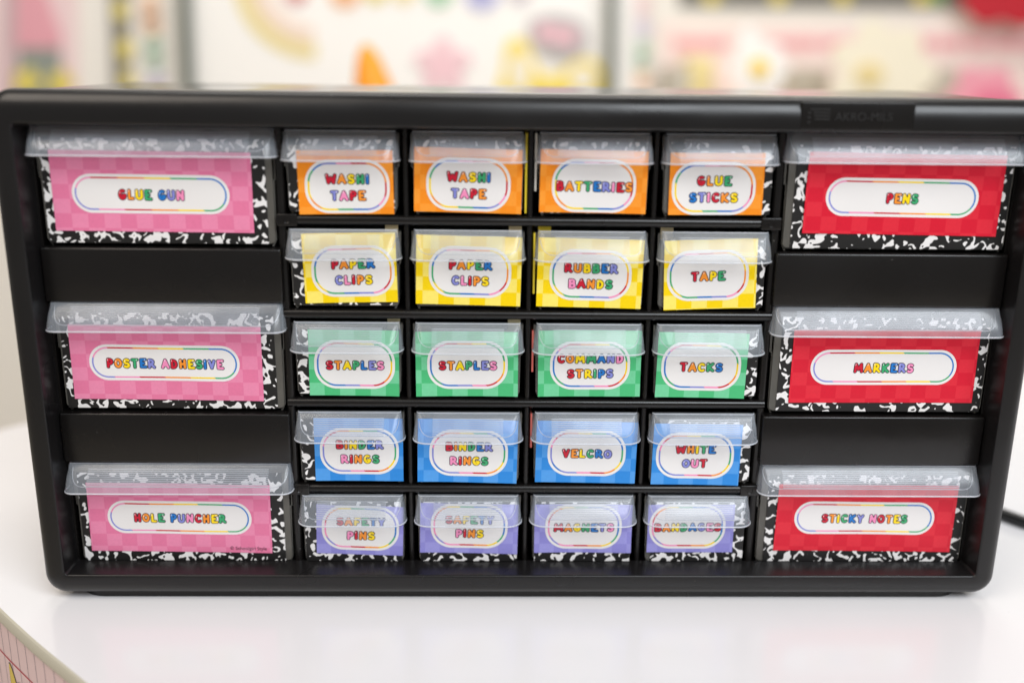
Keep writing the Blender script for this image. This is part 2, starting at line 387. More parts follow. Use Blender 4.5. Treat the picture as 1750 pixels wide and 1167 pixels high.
def drawer(kind, cx, floor, lines, colour, card, badge, ringmat, label, group, ang=0, bx=0, extra=None):
    """card: (cx, cz, w, h, rot) in world mm; badge: (dx, dz) offset of the print centre in the card"""
    seed = cx*.37+floor*.11
    yo = random.uniform(-.5, .5)
    R = empty('drawer_bin', (cx, YF+yo, floor)); R.rotation_euler.z = random.uniform(-.004, .004)
    tag(R, label, 'drawer', group)
    tub, pull, edge, crease, ribs = SH[kind]
    obj('tub', tub, R)
    p = obj('pull', pull, R); obj('pull_edge', edge, p); obj('inner_crease', crease, p); obj('grip_ribs', ribs, p)
    obj('backing_card', BK['big' if kind == 'big' else ('left' if cx < -60 else 'right' if cx > 60 else 'mid')+('_low' if 30 < floor < 200 else '')], R, (bx, 0, 0))
    w, h, rot = card[2:]
    dx, dz = badge; hw = w/2+abs(dx)
    x0, x1, z0, z1 = -w/2-dx, w/2-dx, -h/2-dz, h/2-dz
    V, F = sheet(x0, x1, z0, z1, 24, 14, -.05, hw, seed); g = G(); g.add(V, F)
    Vb, Fb = sheet(x0, x1, z0, z1, 24, 14, .12, hw, seed); g.add(Vb, [f[::-1] for f in Fb])
    co = obj('label_card', g.mesh('label_card', [CARD[colour]]), R, (card[0]+dx-cx, -.75, card[1]+dz-floor), (0, -math.radians(rot), 0))
    bw, bh, br = (20.7, 13.0, 11.6) if kind == 'small' else (38.2, 9.5, 9.4)
    # white badge, cut from a fine grid so that it follows the paper
    def sd(X, Z, ins=0):
        qx = np.abs(X)-(bw-br); qz = np.abs(Z)-(bh-br)
        return np.hypot(np.maximum(qx, 0), np.maximum(qz, 0))+np.minimum(np.maximum(qx, qz), 0)-br
    bx0, bx1 = max(-bw-.5, x0+.05), min(bw+.5, x1-.05)
    V, F = cut(sd, bx0, bx1, -bh-.5, bh+.5, 1.2)
    obj('badge', mesh('badge', [(x, bend(x, z, hw, seed)-.12, z) for x, z in V], F, [M_white]), co)
    ri = 1.4; rw = .85 if kind == 'small' else .75
    o_ = stadium(bw-ri, bh-ri, br-ri, 16); i_ = stadium(bw-ri-rw, bh-ri-rw, br-ri-rw, 16)
    def dens(pl):
        q = []
        for a, b in zip(pl, pl[1:]+pl[:1]):
            k = max(1, int(math.hypot(a[0]-b[0], a[1]-b[1])/2))
            q += [(a[0]+(b[0]-a[0])*t/k, a[1]+(b[1]-a[1])*t/k) for t in range(k)]
        return q
    def dens2(A, B2):
        qa, qb = [], []
        for a, b, c, d in zip(A, A[1:]+A[:1], B2, B2[1:]+B2[:1]):
            k = max(1, int(math.hypot(a[0]-b[0], a[1]-b[1])/2))
            for t in range(k):
                qa.append((a[0]+(b[0]-a[0])*t/k, a[1]+(b[1]-a[1])*t/k)); qb.append((c[0]+(d[0]-c[0])*t/k, c[1]+(d[1]-c[1])*t/k))
        return qa, qb
    A, B2 = dens2(o_, i_); n = len(A)
    obj('rainbow_line', mesh('rainbow_line', [(x, bend(x, z, hw, seed)-.17, z) for x, z in A+B2], [(k, n+k, n+(k+1) % n, (k+1) % n) for k in range(n)], [ringmat]), co)
    obj('lettering', letters(lines, *((5.45, hw, seed, 8.1, 1.15) if kind == 'small' else (5.7, hw, seed, 8.1, 1.04))), co)
    if extra: extra(R, co, x0, x1, z0, z1, hw, seed)
    return R

CX = [-92.0, -30.3, 31.4, 93.0]
BXO = [.7, .3, .2, -.7]
FL = [204.2, 156.4, 109.0, 61.0, 14.2]
ROWC = ['orange', 'yellow', 'green', 'blue', 'purple']
TXT = [[['WASHI', 'TAPE'], ['WASHI', 'TAPE'], ['BATTERIES'], ['GLUE', 'STICKS']],
       [['PAPER', 'CLIPS'], ['PAPER', 'CLIPS'], ['RUBBER', 'BANDS'], ['TAPE']],
       [['STAPLES'], ['STAPLES'], ['COMMAND', 'STRIPS'], ['TACKS']],
       [['BINDER', 'RINGS'], ['BINDER', 'RINGS'], ['VELCRO'], ['WHITE', 'OUT']],
       [['SAFETY', 'PINS'], ['SAFETY', 'PINS'], ['MAGNETS'], ['BANDAGES']]]
CARDS = [  # cx, cz, w, h, rot, badge dx, dz
 [(-90.0, 219.9, 46.5, 31.0, .7, .7, -2), (-30.3, 221.2, 52.9, 31.3, -1.1, .2, -1.9), (31.3, 221.3, 52.7, 30.6, -.7, .3, -2), (92.1, 220.7, 46.6, 30.4, .4, -1.3, -2.2)],
 [(-89.2, 177.5, 46.4, 35.3, 1.3, 1.4, -1.6), (-30., 176.4, 52.8, 35.2, -1.2, .7, -.7), (31., 175.6, 53.1, 35.2, -1.1, .3, -1), (91.9, 175.3, 46.8, 35.6, 2.0, -1.2, -.4)],
 [(-88.9, 127.7, 46.2, 35.2, -.5, .3, -.8), (-30.9, 127.6, 52.6, 34.6, .2, .3, -.3), (32.3, 128.2, 53.1, 35.4, .4, .3, -.9), (90.4, 127.7, 46.7, 35., -.8, -.3, -.6)],
 [(-87.8, 80.2, 46.4, 35.1, -.1, .3, -.7), (-30.6, 79.9, 52.5, 35.4, -1., .6, -1.1), (32.1, 79.3, 53.3, 34.6, -.8, .3, -.4), (90.7, 78.4, 46.9, 34.4, -.7, -.8, -.6)],
 [(-88.5, 34.1, 46.5, 28.6, -1.8, .3, 1.3), (-29.8, 35.2, 52.7, 29.1, -1., .1, 1.5), (31.8, 35.2, 52.7, 28.4, 0, .2, 1.1), (90.2, 35.3, 46.8, 28.1, .4, -1.8, 1.2)]]
CUT = [['left of the two', 'right of the two'], ['left of the two', 'right of the two'], ['left of the two', 'right of the two'], ['left of the two', 'right of the two'], ['left of the two', 'right of the two']]
LAB = [['small clear drawer with orange label WASHI TAPE beside the wide GLUE GUN drawer',
        'small clear drawer with orange label WASHI TAPE beside the BATTERIES drawer',
        'small clear drawer with orange label reading BATTERIES',
        'small clear drawer with orange label reading GLUE STICKS, speckled paper on its right'],
       ['small clear drawer with yellow label PAPER CLIPS, speckled paper showing on its left',
        'small clear drawer with yellow label PAPER CLIPS, beside the RUBBER BANDS drawer',
        'small clear drawer with yellow label reading RUBBER BANDS',
        'small clear drawer with yellow label reading only TAPE, hanging crooked'],
       ['small clear drawer with green label STAPLES, speckled paper showing on its left',
        'small clear drawer with green label STAPLES, green card filling its whole width',
        'small clear drawer with green two-line label ending in STRIPS',
        'small clear drawer with green label reading TACKS'],
       ['small clear drawer with blue label BINDER RINGS, speckled paper showing on its left',
        'small clear drawer with blue label BINDER RINGS, blue card filling its whole width',
        'small clear drawer with blue one-line label, between BINDER RINGS and WHITE OUT',
        'small clear drawer with blue label reading WHITE OUT'],
       ['small clear drawer with lilac label SAFETY PINS, speckled paper on its left and below',
        'small clear drawer with lilac label SAFETY PINS, beside the MAGNETS drawer',
        'small clear drawer with lilac label reading MAGNETS',
        'small clear drawer with lilac label reading BANDAGES, speckled paper on its right']]
M_cream = mat('cream_paper', lin(222, 205, 165), .7)
M_lemon = mat('yellow_paper', lin(225, 200, 40), .6)
M_paperw = mat('white_paper', lin(214, 210, 200), .6)
M_salmon = mat('salmon_paper', lin(205, 100, 90), .6)
def side_strip(side, z0, z1, mt):
    def f(R, co, *a):
        g = G(); x = side*28.5; g.box(x-.5, x+.5, 1.7, 60, z0, z1, 0); obj('side_liner', g.mesh('side_liner', [mt]), R)
    return f
def top_tab(side, mt=M_cream):
    def f(R, co, *a):
        g = G(); x = side*23.5; g.box(x-3.2, x+3.2, 3, 3.4, 36, 42.4); obj('paper_tab', g.mesh('paper_tab', [mt]), R)
    return f
def both(*fs):
    def f(*a):
        for q in fs: q(*a)
    return f
EX = {(0, 1): side_strip(1, 1, 40, M_lemon), (0, 2): side_strip(-1, 12, 40, M_paperw), (1, 0): top_tab(1), (1, 1): top_tab(1), (1, 2): both(side_strip(-1, 8, 39, M_lemon), top_tab(-1, M_lemon)), (1, 3): top_tab(-1),
      (2, 0): top_tab(1), (2, 1): top_tab(1), (2, 2): side_strip(-1, 14, 36, M_salmon), (3, 2): side_strip(-1, 20, 39, M_salmon)}
for r in range(5):
    for c in range(4):
        q = CARDS[r][c]
        drawer('small', CX[c], FL[r], TXT[r][c], ROWC[r], q[:5], q[5:], RING[r], LAB[r][c], 'small drawers in the middle of the cabinet', bx=BXO[c], extra=EX.get((r, c)))
def copyright_(R, co, x0, x1, z0, z1, hw, seed):
    cu = bpy.data.curves.new('copyright_text', 'FONT'); cu.body = '\u00a9 Schoolgirl Style'; cu.size = 2.75*MM; cu.align_x = 'RIGHT'; cu.resolution_u = 3
    t = bpy.data.objects.new('tmp', cu); C.objects.link(t); bpy.context.view_layer.update()
    me = bpy.data.meshes.new_from_object(t.evaluated_get(bpy.context.evaluated_depsgraph_get())); bpy.data.objects.remove(t)
    for v in me.vertices:
        X, Z = x1-2.8+v.co.x/MM, z0+1.7+v.co.y/MM; v.co = Vector((X, bend(X, Z, hw, seed)-.18, Z))*MM
    me.materials.clear(); me.materials.append(M_txt); o = obj('copyright_line', me, co)
BIG = [(-181.9, 187.6, ['GLUE GUN'], 'pink', (-184.4, 214.4, 97, 39.2, -.3), (-.8, -1.1), 'wide clear drawer with pink label reading GLUE GUN', None),
       (-181.9, 101.2, ['POSTER ADHESIVE'], 'pink', (-184.4, 127.2, 97, 39.6, -.5), (-1.2, 0), 'wide clear drawer with pink label reading POSTER ADHESIVE', None),
       (-181.9, 14.2, ['HOLE PUNCHER'], 'pink', (-184.3, 40.8, 96.7, 39.6, -.8), (-.2, .3), 'wide clear drawer with pink label reading HOLE PUNCHER', copyright_),
       (183.4, 187.6, ['PENS'], 'red', (185.5, 216.4, 98, 40., -.6), (-.6, -1.6), 'wide clear drawer with red label reading PENS', None),
       (183.4, 101.2, ['MARKERS'], 'red', (185.6, 127.4, 96.8, 39.3, .2), (-.2, -.3), 'wide clear drawer with red label reading MARKERS', None),
       (183.4, 14.2, ['STICKY NOTES'], 'red', (185, 41.6, 97.2, 39, -.4), (-.5, .1), 'wide clear drawer with red label reading STICKY NOTES', None)]
for cx, fl, tx, col, card, bd, lb, ex in BIG:
    drawer('big', cx, fl, tx, col, card, bd, RING_BIG, lb, 'wide drawers at the sides of the cabinet', bx=(-1.2 if cx < 0 else 1.5), extra=ex)

# ---------------------------------------------------------------- cabinet
CAB = empty('drawer_cabinet', (0, 80, 0))
tag(CAB, 'black plastic cabinet with rounded rim holding all the clear drawers on the white table', 'drawer cabinet')
def cpart(name, me): o = obj(name, me, CAB, (0, -80, 0)); return o
IX0, IX1, IZ0, IZ1 = -243.1, 243.1, 14.0, 247.0
OX0, OX1, OZ0, OZ1 = -255.8, 255.6, 1.2, 262.9
def ring(ins, y, r=12, top=None): # inset from outer outline
    return [(x, y, z) for x, z in rrect(OX0+ins, OX1-ins, OZ0+ins, OZ1-(top if top is not None else ins), max(.5, r-ins), 10)]
def iring(o, y, r): return [(x, y, z) for x, z in rrect(IX0-o, IX1+o, IZ0-o, IZ1+o, max(.3, r), 10)]
L = [ring(1.5, 165, 12, top=-.9), ring(1.3, 60, 12, top=.5), ring(1.2, 12.2, 12), ring(1.6, 11.0), ring(.5, 10.6), ring(.0, 9.6), ring(.0, 8.2), ring(.5, 5.4), ring(1.5, 3.3), ring(3.0, 1.6, top=4), ring(5.0, .5, top=6.5), ring(7.4, 0, top=10),
     iring(1.3, 0, 3.2), iring(.5, .15, 2.6), iring(.12, .6, 2.2), iring(0, 1.4, 2), iring(-1.6, 14.2, 1.2)]
g = G(); n = len(L[0])
g.add([p for r_ in L for p in r_], [(a*n+b, a*n+(b+1) % n, (a+1)*n+(b+1) % n, (a+1)*n+b) for a in range(len(L)-1) for b in range(n)])
M_top = mat('black_top_plastic', (.007, .0064, .0066, 1), .12)
ln(M_top, ramp(M_top, noise(M_top, objcoord(M_top), 9, 4), .3, .7, .06, .2), BS(M_top).inputs['Roughness'])
me_ = shade(g.mesh('outer_shell', [M_rim, M_top]), 40)
for p_ in me_.polygons:
    if p_.normal.z > .95 and p_.center.y > .0123: p_.material_index = 1
cpart('outer_shell', me_)
g = G(); g.prism(rrect(OX0+2, OX1-2, OZ0+2, OZ1+.4, 9, 10), 163, 164.9); cpart('back_panel', g.mesh('back_panel', [M_blk]))
g = G(); bo = rrect(-242, 242, 6.3, 158, 16, 8); nb = len(bo)
g.add([(x, y, -2) for x, y in bo]+[(x, y, 4.5) for x, y in bo], [tuple(range(nb-1, -1, -1)), tuple(range(nb, 2*nb))]+[(k, (k+1) % nb, nb+(k+1) % nb, nb+k) for k in range(nb)]); cpart('base', g.mesh('base', [M_blk]))
# inner frame of the openings
g = G()
XD = [-122.4, -61.0, .4, 62.0, 123.4]      # vertical divider centres
ZR = [201.4, 153.7, 106.3, 58.2]
g.box(IX0+1.4, IX0+2.6, 14.3, 160, 14, 247); cpart('inner_wall', g.mesh('inner_wall', [M_blk]))
g = G(); g.box(IX1-2.6, IX1-1.4, 14.3, 160, 14, 247); cpart('inner_wall', g.mesh('inner_wall', [M_blk]))
g = G(); g.box(IX0+2.6, IX1-2.6, 14.3, 160, 12.2, 13.9); cpart('bottom_shelf', g.mesh('bottom_shelf', [M_blk]))
g = G(); g.box(IX0+2.6, IX1-2.6, 14.3, 160, 247.2, 249); cpart('top_shelf', g.mesh('top_shelf', [M_blk]))
for i, x in enumerate(XD):
    g = G(); wd = 1.1 if 0 < i < 4 else 1.9
    g.box(x-wd*.8, x+wd*.8, 15.4, 159.5, 14, 247.1)
    g.tube([(x, 15.6, 14), (x, 15.6, 247)], wd+.35, 12, cap=False)
    cpart('upright', shade(g.mesh('upright', [M_blk])))
for i, z in enumerate(ZR):
    g = G()
    pts = [(XD[0]-1.6, 14.2, z), (XD[0]-1.2, 14.2, z), (XD[4]+1.2, 14.2, z), (XD[4]+1.6, 14.2, z)]
    g.tube(pts, [1.6, 2.5, 2.5, 1.6], 14); g.box(XD[0]+2.2, XD[4]-2.2, 16, 158, z+.6, z+2.3)
    cpart('rail', shade(g.mesh('rail', [M_blk])))
    if i in (0, 3):
        for x in (XD[0], XD[4]):
            s = 1 if x < 0 else -1; g = G()
            g.box(x+s*3-5.0, x+s*3+5.0, 11.2, 16, z-3.0, z+3.0, .5)
            ci = [(x+s*3+1.5*math.cos(k*math.pi/8), 11.1, z+1.5*math.sin(k*math.pi/8)) for k in range(17)]
            g.tube(ci, .22, 5, cap=False)
            cpart('screw_block', shade(g.mesh('screw_block', [M_blk])))
for x0, x1 in ((-241.1, -122.9), (124.0, 241.3)):
    for z0, z1 in ((159.6, 187.1), (73.6, 100.8)):
        g = G(); g.box(x0, x1, 10.0, 22, z0, z1, 1.1); g.box(x0+.3, x1-.3, 22, 158, z1-2.2, z1-.3)
        cpart('blank_panel', shade(g.mesh('blank_panel', [M_blk])))
# nameplate with moulded lettering
g = G(); nx0, nx1 = 127.0, 181.0
g.box(nx0, nx1, -.25, 9, 248.2, 260.9, .4)
NP = cpart('nameplate', shade(g.mesh('nameplate', [M_blk])))
def text_mesh(body, size, ext, x, z, y, mt, sx=1):
    cu = bpy.data.curves.new('raised_text', 'FONT'); cu.body = body; cu.size = size*MM; cu.extrude = ext*MM; cu.resolution_u = 4
    t = bpy.data.objects.new('tmp', cu); C.objects.link(t); bpy.context.view_layer.update()
    me = bpy.data.meshes.new_from_object(t.evaluated_get(bpy.context.evaluated_depsgraph_get())); bpy.data.objects.remove(t)
    for v in me.vertices: v.co = Vector((x+v.co.x/MM*sx, y-v.co.z/MM, z+v.co.y/MM))*MM
    me.materials.clear(); me.materials.append(mt); return me
obj('raised_lettering', text_mesh('AKRO-MILS', 5.2, .16, 143., 252.6, -.3, M_emb, 1.05), NP)
g = G()
for k in range(4): g.box(132.5-(1.4 if k == 0 else 0)+k*.3, 140.7, -.45, -.2, 257.2-k*1.5, 257.9-k*1.5)
for k in range(3): g.box(130.1, 131.5, -.45, -.2, 255.5-k*2.1, 256.3-k*2.1)
obj('raised_stripes', g.mesh('raised_stripes', [M_emb]), NP)

# ---------------------------------------------------------------- table
def smooth_closed(P, n=10):
    out = []; N = len(P)
    for i in range(N):
        p0, p1, p2, p3 = [Vector(P[(i+k-1) % N]) for k in range(4)]
        for k in range(n):
            t = k/n; out.append(.5*((2*p1)+(p2-p0)*t+(2*p0-5*p1+4*p2-p3)*t*t+(3*p1-p0-3*p2+p3)*t**3))
    return out
TP = smooth_closed([(-140, -133), (-203, -75), (-252.8, -29.8), (-300, 18), (-380, 110), (-425, 200), (-408, 252), (-350, 305), (-150, 420), (200, 470), (600, 460), (760, 300), (740, 60), (560, -120), (330, -230), (80, -260), (-60, -205)], 10)
M_table = mat('white_laminate', (.77, .755, .765, 1), .12)
sc = noise(M_table, objcoord(M_table), 6, 4); ln(M_table, ramp(M_table, sc, .3, .7, .10, .18), BS(M_table).inputs['Roughness'])
sp_ = noise(M_table, objcoord(M_table), 260, 1); ln(M_table, mixc(M_table, ramp(M_table, sp_, .81, .84, 0, .35), (.77, .755, .765, 1), (.35, .33, .3, 1)), BS(M_table).inputs['Base Color'])
M_tedge = mat('table_edge', lin(186, 180, 162), .3)
def ncen(P, k):
    a, b = P[k-1], P[(k+1) % len(P)]; t = (b-a).normalized(); return Vector((t.y, -t.x))
nn = [ncen(TP, k) for k in range(len(TP))]
if (TP[1]+nn[1]*50-Vector((100, 100))).length < (TP[1]-Vector((100, 100))).length: nn = [-q for q in nn]
TAB = empty('activity_table', (100, 100, -732)); tag(TAB, 'glossy white table with curved edge under the black cabinet', 'table')
def tpart(name, me): return obj(name, me, TAB, (-100, -100, 730))
prof = [(-1.2, 0), (0, -.4), (.8, -1.6), (1.4, -4), (1.5, -4.6), (1.0, -6), (-.5, -6.7)]
N = len(TP); g = G()
g.add([(p.x-q.x*1.2, p.y-q.y*1.2, 0) for p, q in zip(TP, nn)], [tuple(range(N))] if True else [])
top = g.mesh('table_top', [M_table]); tpart('table_top', top)
g = G(); g.add([(p.x+q.x*a, p.y+q.y*a, z-.02*(a == -1.2)) for a, z in prof for p, q in zip(TP, nn)], [(i*N+k, i*N+(k+1) % N, (i+1)*N+(k+1) % N, (i+1)*N+k) for i in range(len(prof)-1) for k in range(N)])
tpart('edge_banding', shade(g.mesh('edge_banding', [M_tedge])))
# decorated paper border round the apron
M_strip = mat('lined_border_paper', lin(232, 204, 204), .5)
acc = 0; arcl = [0]
for k in range(N): arcl.append(arcl[-1]+(TP[(k+1) % N]-TP[k]).length)
g = G()
za, zb = -6.8, -120
for k in range(N):
    p, q, a, b = TP[k], TP[(k+1) % N], nn[k], nn[(k+1) % N]
    g.add([(p.x-a.x*.6, p.y-a.y*.6, zb), (q.x-b.x*.6, q.y-b.y*.6, zb), (q.x-b.x*.6, q.y-b.y*.6, za), (p.x-a.x*.6, p.y-a.y*.6, za)], [(0, 1, 2, 3)])
BRD = tpart('paper_border', g.mesh('paper_border', [M_strip]))
def on_edge(s, z, o):     # s = arc length from TP[0]
    k = max(i for i in range(N) if arcl[i] <= s); t = (s-arcl[k])/(arcl[k+1]-arcl[k]); p = TP[k].lerp(TP[(k+1) % N], t); q = nn[k].lerp(nn[(k+1) % N], t); return (p.x+q.x*(o-.6), p.y+q.y*(o-.6), z)
M_bl = mat('faint_blue_line', lin(150, 140, 148), .6); M_rl = mat('red_line', lin(190, 70, 80), .6)
g = G()
for k in range(60):
    s = 3+k*10.9
    g.add([on_edge(s, zb+.5, .12), on_edge(s+.45, zb+.5, .12), on_edge(s+.45, za-.5, .12), on_edge(s, za-.5, .12)], [(0, 1, 2, 3)])
bl = obj('ruled_lines', g.mesh('ruled_lines', [M_bl]), BRD); 
g = G()
for k in range(130):
    s = 2+k*4
    g.add([on_edge(s, -28.9, .2), on_edge(s+4, -28.9, .2), on_edge(s+4, -27.9, .2), on_edge(s, -27.9, .2)], [(0, 1, 2, 3)])
obj('margin_line', g.mesh('margin_line', [M_rl]), BRD)
M_yel = mat('yellow_print', lin(222, 196, 84), .5); M_yel2 = mat('amber_print', lin(205, 150, 40), .5); M_out = mat('brown_outline', lin(84, 66, 60), .5)
def blob_on(name, s0, z0, pts, mt, o, outline=.9):
    P = [tuple(p) for p in smooth_closed(pts, 6)]
    for mt_, sc_, oo in ((M_out, 1, o), (mt, 0, o+.08)):
        c = Vector((sum(p[0] for p in P)/len(P), sum(p[1] for p in P)/len(P)))
        q = []
        for p in P:
            d = Vector(p[:2])-c; q.append(c+d*(1 if sc_ else max(0, 1-outline/max(d.length, .1))))
        g = G(); g.add([on_edge(s0+p.x, z0+p.y, oo) for p in q]+[on_edge(s0+c.x, z0+c.y, oo)], [(k, (k+1) % len(q), len(q)) for k in range(len(q))])
        obj(name if not sc_ else name+'_outline', g.mesh(name, [mt_]), BRD)

# ---------------------------------------------------------------- room behind (far out of focus)
def V2(px, py, Y):   # photo pixel -> point on the plane y=Y, used once to lay the wall out
    d = fw*1686.93+rt*(px-875)-up*(py-583.5); t = (Y+474.4)/d.y; return (-18.17+t*d.x, 273.86+t*d.z)
YW = 2000
def mt(name, r, g_, b, rough=.7, k=1.08): return mat(name, lin(r, g_, b, k), rough)
M_wall = mat('wall_paint', lin(240, 235, 226), .8)
bump(M_wall, noise(M_wall, objcoord(M_wall), 40, 3), .2, .002)
g = G(); g.box(-4200, 4200, YW+2, YW+60, -732, 1700); tag(obj('wall', g.mesh('wall', [M_wall])), kind='structure')
M_floor = mat('floor_tile', lin(205, 196, 184), .35)
fn = noise(M_floor, objcoord(M_floor), 3, 4); ln(M_floor, mixc(M_floor, fn, lin(196, 186, 172), lin(214, 206, 194)), BS(M_floor).inputs['Base Color'])
g = G(); g.box(-4200, 4200, -2500, YW+2, -762, -732); tag(obj('floor', g.mesh('floor', [M_floor])), kind='structure')
# table legs
M_leg = mat('grey_leg_metal', (.35, .35, .36, 1), .3, Metallic=.9)
for x, y in ((-250, 180), (550, 320), (500, 0), (-60, -80)):
    g = G(); g.tube([(x, y, -730), (x, y, -400), (x, y, -13)], 16, 14); tpart('leg', shade(g.mesh('leg', [M_leg])))

def flat(name, label, cat, pts, mts, Y=YW, th=4, group=None, smooth=0):
    """pts: outline in photo pixels; built at its own distance with real size and thickness"""
    if smooth: pts = [tuple(p) for p in smooth_closed(pts, smooth)]
    P = [V2(px, py, Y) for px, py in pts]; ar = sum(P[k][0]*P[(k+1) % len(P)][1]-P[(k+1) % len(P)][0]*P[k][1] for k in range(len(P)))
    if ar < 0: P = P[::-1]
    g = G(); g.prism(P, Y-th, Y); o = obj(name, g.mesh(name, [mts])); 
    if label: tag(o, label, cat, group)
    return o
def child(name, pts, mts, parent, Y, th=2, smooth=0):
    o = flat(name, None, None, pts, mts, Y, th, smooth=smooth); o.parent = parent; o.matrix_parent_inverse = parent.matrix_world.inverted(); return o
def circ(cx, cy, rx, ry=None, n=20): ry = ry or rx; return [(cx+rx*math.cos(k*2*math.pi/n), cy+ry*math.sin(k*2*math.pi/n)) for k in range(n)]
def flower(cx, cy, R, r, petals, rot=0, n=60):
    return [(cx+(r+(R-r)*abs(math.cos((a*petals/2)))**.7)*math.cos(a+rot), cy+(r+(R-r)*abs(math.cos(a*petals/2))**.7)*math.sin(a+rot)) for a in [k*2*math.pi/n for k in range(n)]]
def boxp(x0, y0, x1, y1): return [(x0, y0), (x1, y0), (x1, y1), (x0, y1)]
mp = mt('pink_card_far', 224, 160, 170); mp2 = mt('pale_pink_far', 232, 205, 205); mg = mt('grey_window_far', 140, 146, 138); my = mt('yellow_far', 222, 204, 100)
md = mt('dark_trim_far', 128, 122, 110); mpost = mt('post_green_grey', 88, 96, 86, .5); mw = mt('whiteboard_far', 246, 243, 238, .4); mo = mt('orange_far', 240, 152, 20, .5)
mpe = mt('peach_far', 236, 196, 165); mgr = mt('mint_far', 190, 212, 190); ml = mt('lavender_far', 208, 200, 216); msand = mt('sand_far', 232, 214, 152)
mred = mt('red_far', 186, 26, 42, .5); mcr = mt('cream_flower_far', 240, 231, 208); mgb = mt('taupe_far', 186, 178, 162); mgreen = mt('green_far', 110, 160, 90)
mbl = mt('petal_white_far', 246, 243, 238); my2 = mt('yolk_far', 244, 214, 60); mpk = mt('strong_pink_far', 226, 120, 146)
# left: pink paper house
h = flat('paper_house', 'pink paper playhouse front with grey window at far left of the wall', 'wall decoration', boxp(-60, -60, 132, 330), mp2, YW, 6)
child('roof_panel', [(28, -40), (80, -10), (104, 60), (104, 82), (28, 82)], mp, h, YW-7)
child('side_trim', boxp(8, -60, 26, 330), mt('mauve_far', 196, 170, 172), h, YW-7)
child('window', boxp(32, 84, 104, 170), mg, h, YW-7)
child('window_flower', flower(46, 140, 26, 12, 5), my, h, YW-11); child('window_flower', flower(104, 142, 24, 12, 5), my, h, YW-11)
# scalloped dark strip with yellow dots
def vstrip(label, x0, x1, xb, m1, dots, Y=YW, nm='border_strip'):
    pts = []; n = 10
    for k in range(n+1): pts.append((x0+(xb-x0)*k/n, -60+300*k/n))
    w = x1-x0
    for k in range(2*n, -1, -1): t = k/(2*n); pts.append((x0+(xb-x0)*t+w+(8 if k % 2 else -4), -60+300*t))
    s = flat(nm, label, 'bulletin border', pts, m1, Y-6, 3)
    for (cx, cy, r, mm_) in dots: child('border_motif', circ(cx, cy, r, r*1.4), mm_, s, Y-10)
    return s
vstrip('dark scalloped border strip with yellow dots left of the grey post', 186, 214, 196, md, [(206, 18, 12, my), (214, 84, 13, my), (218, 138, 11, my)])
vstrip('pastel rainbow border strip just left of the left grey post', 240, 268, 252, mt('pale_strip_far', 228, 218, 206), [(256, 15, 16, mpe), (260, 44, 15, mpe), (262, 78, 15, mgr), (264, 105, 14, mgr), (267, 138, 14, ml)])
vstrip('pastel rainbow border strip just right of the right grey post', 1085, 1110, 1085, mt('pale_strip_far2', 232, 222, 214), [(1098, 10, 13, mp2), (1099, 50, 13, ml), (1098, 85, 13, mgr), (1096, 108, 12, mgr), (1096, 135, 12, mpe)])
# whiteboard with posts
wb = flat('whiteboard', 'white board between the two grey posts with coloured lettering at its top', 'whiteboard', boxp(322, -140, 1046, 330), mw, YW, 10)
# arc and lettering tails
def arcband(cx, cy, R, w, a0, a1, n=16): return [(cx+R*math.cos(math.radians(a0+(a1-a0)*k/n)), cy+R*math.sin(math.radians(a0+(a1-a0)*k/n))) for k in range(n+1)]+[(cx+(R-w)*math.cos(math.radians(a1-(a1-a0)*k/n)), cy+(R-w)*math.sin(math.radians(a1-(a1-a0)*k/n))) for k in range(n+1)]
child('rainbow_arc', arcband(540, -40, 142, 26, 90, 185), msand, wb, YW-11); child('rainbow_arc', arcband(540, -40, 112, 26, 92, 185), mt('blush_far', 238, 216, 200), wb, YW-11)
for x, rr, mm_ in ((506, 20, mt('rose_far', 214, 140, 140)), (590, 26, mt('apricot_far', 240, 180, 130)), (642, 18, my), (690, 18, msand), (750, 24, mt('sage_far', 160, 205, 170)), (824, 30, mt('blue_lilac_far', 180, 180, 220)), (888, 18, mt('grey_lilac_far', 200, 190, 200))):
    child('letter', circ(x, -12, rr), mm_, wb, YW-11, 4)
for lb, pts in (('dark grey green post at the left side of the whiteboard', [(308, -60), (324, -60), (336, 240), (320, 240)]), ('dark grey green post at the right side of the whiteboard', [(1037, -60), (1052, -60), (1047, 240), (1032, 240)])):
    flat('board_post', lb, 'post', pts, mpost, YW-30, 30, group='posts of the whiteboard')
# pink flower and yellow cut-outs on the board
flat('paper_flower', 'pink paper flower on the whiteboard between orange cone and yellow cut-out', 'paper flower', flower(757, 112, 50, 17, 5, -math.pi/2), mt('soft_pink_far', 240, 200, 206), YW-14, 4)
yc = flat('paper_cutout', 'yellow paper cut-out with cream patches under the pink card at right of whiteboard', 'paper cut-out', [(862, 110), (866, 76), (884, 66), (902, 76), (912, 106), (930, 130), (956, 126), (985, 104), (1016, 104), (1032, 130), (1034, 190), (860, 190)], mt('lemon_far', 240, 216, 96), YW-14, 4, smooth=4)
child('cream_patch', circ(888, 124, 20, 34), mcr, yc, YW-19); child('cream_patch', circ(996, 134, 24, 22), mcr, yc, YW-19)
bw_ = flat('paper_bowl', 'grey paper half-circle holding a pink card above the yellow cut-out', 'wall decoration', [(905, 38), (940, 26), (985, 34), (1004, 60), (995, 90), (955, 100), (920, 84), (905, 60)], mt('soft_grey_far', 184, 176, 176), YW-20, 3, smooth=4)
child('pink_card', [(920, 40), (985, 52), (982, 80), (916, 66)], mt('pink_tag_far', 232, 186, 194), bw_, YW-24)
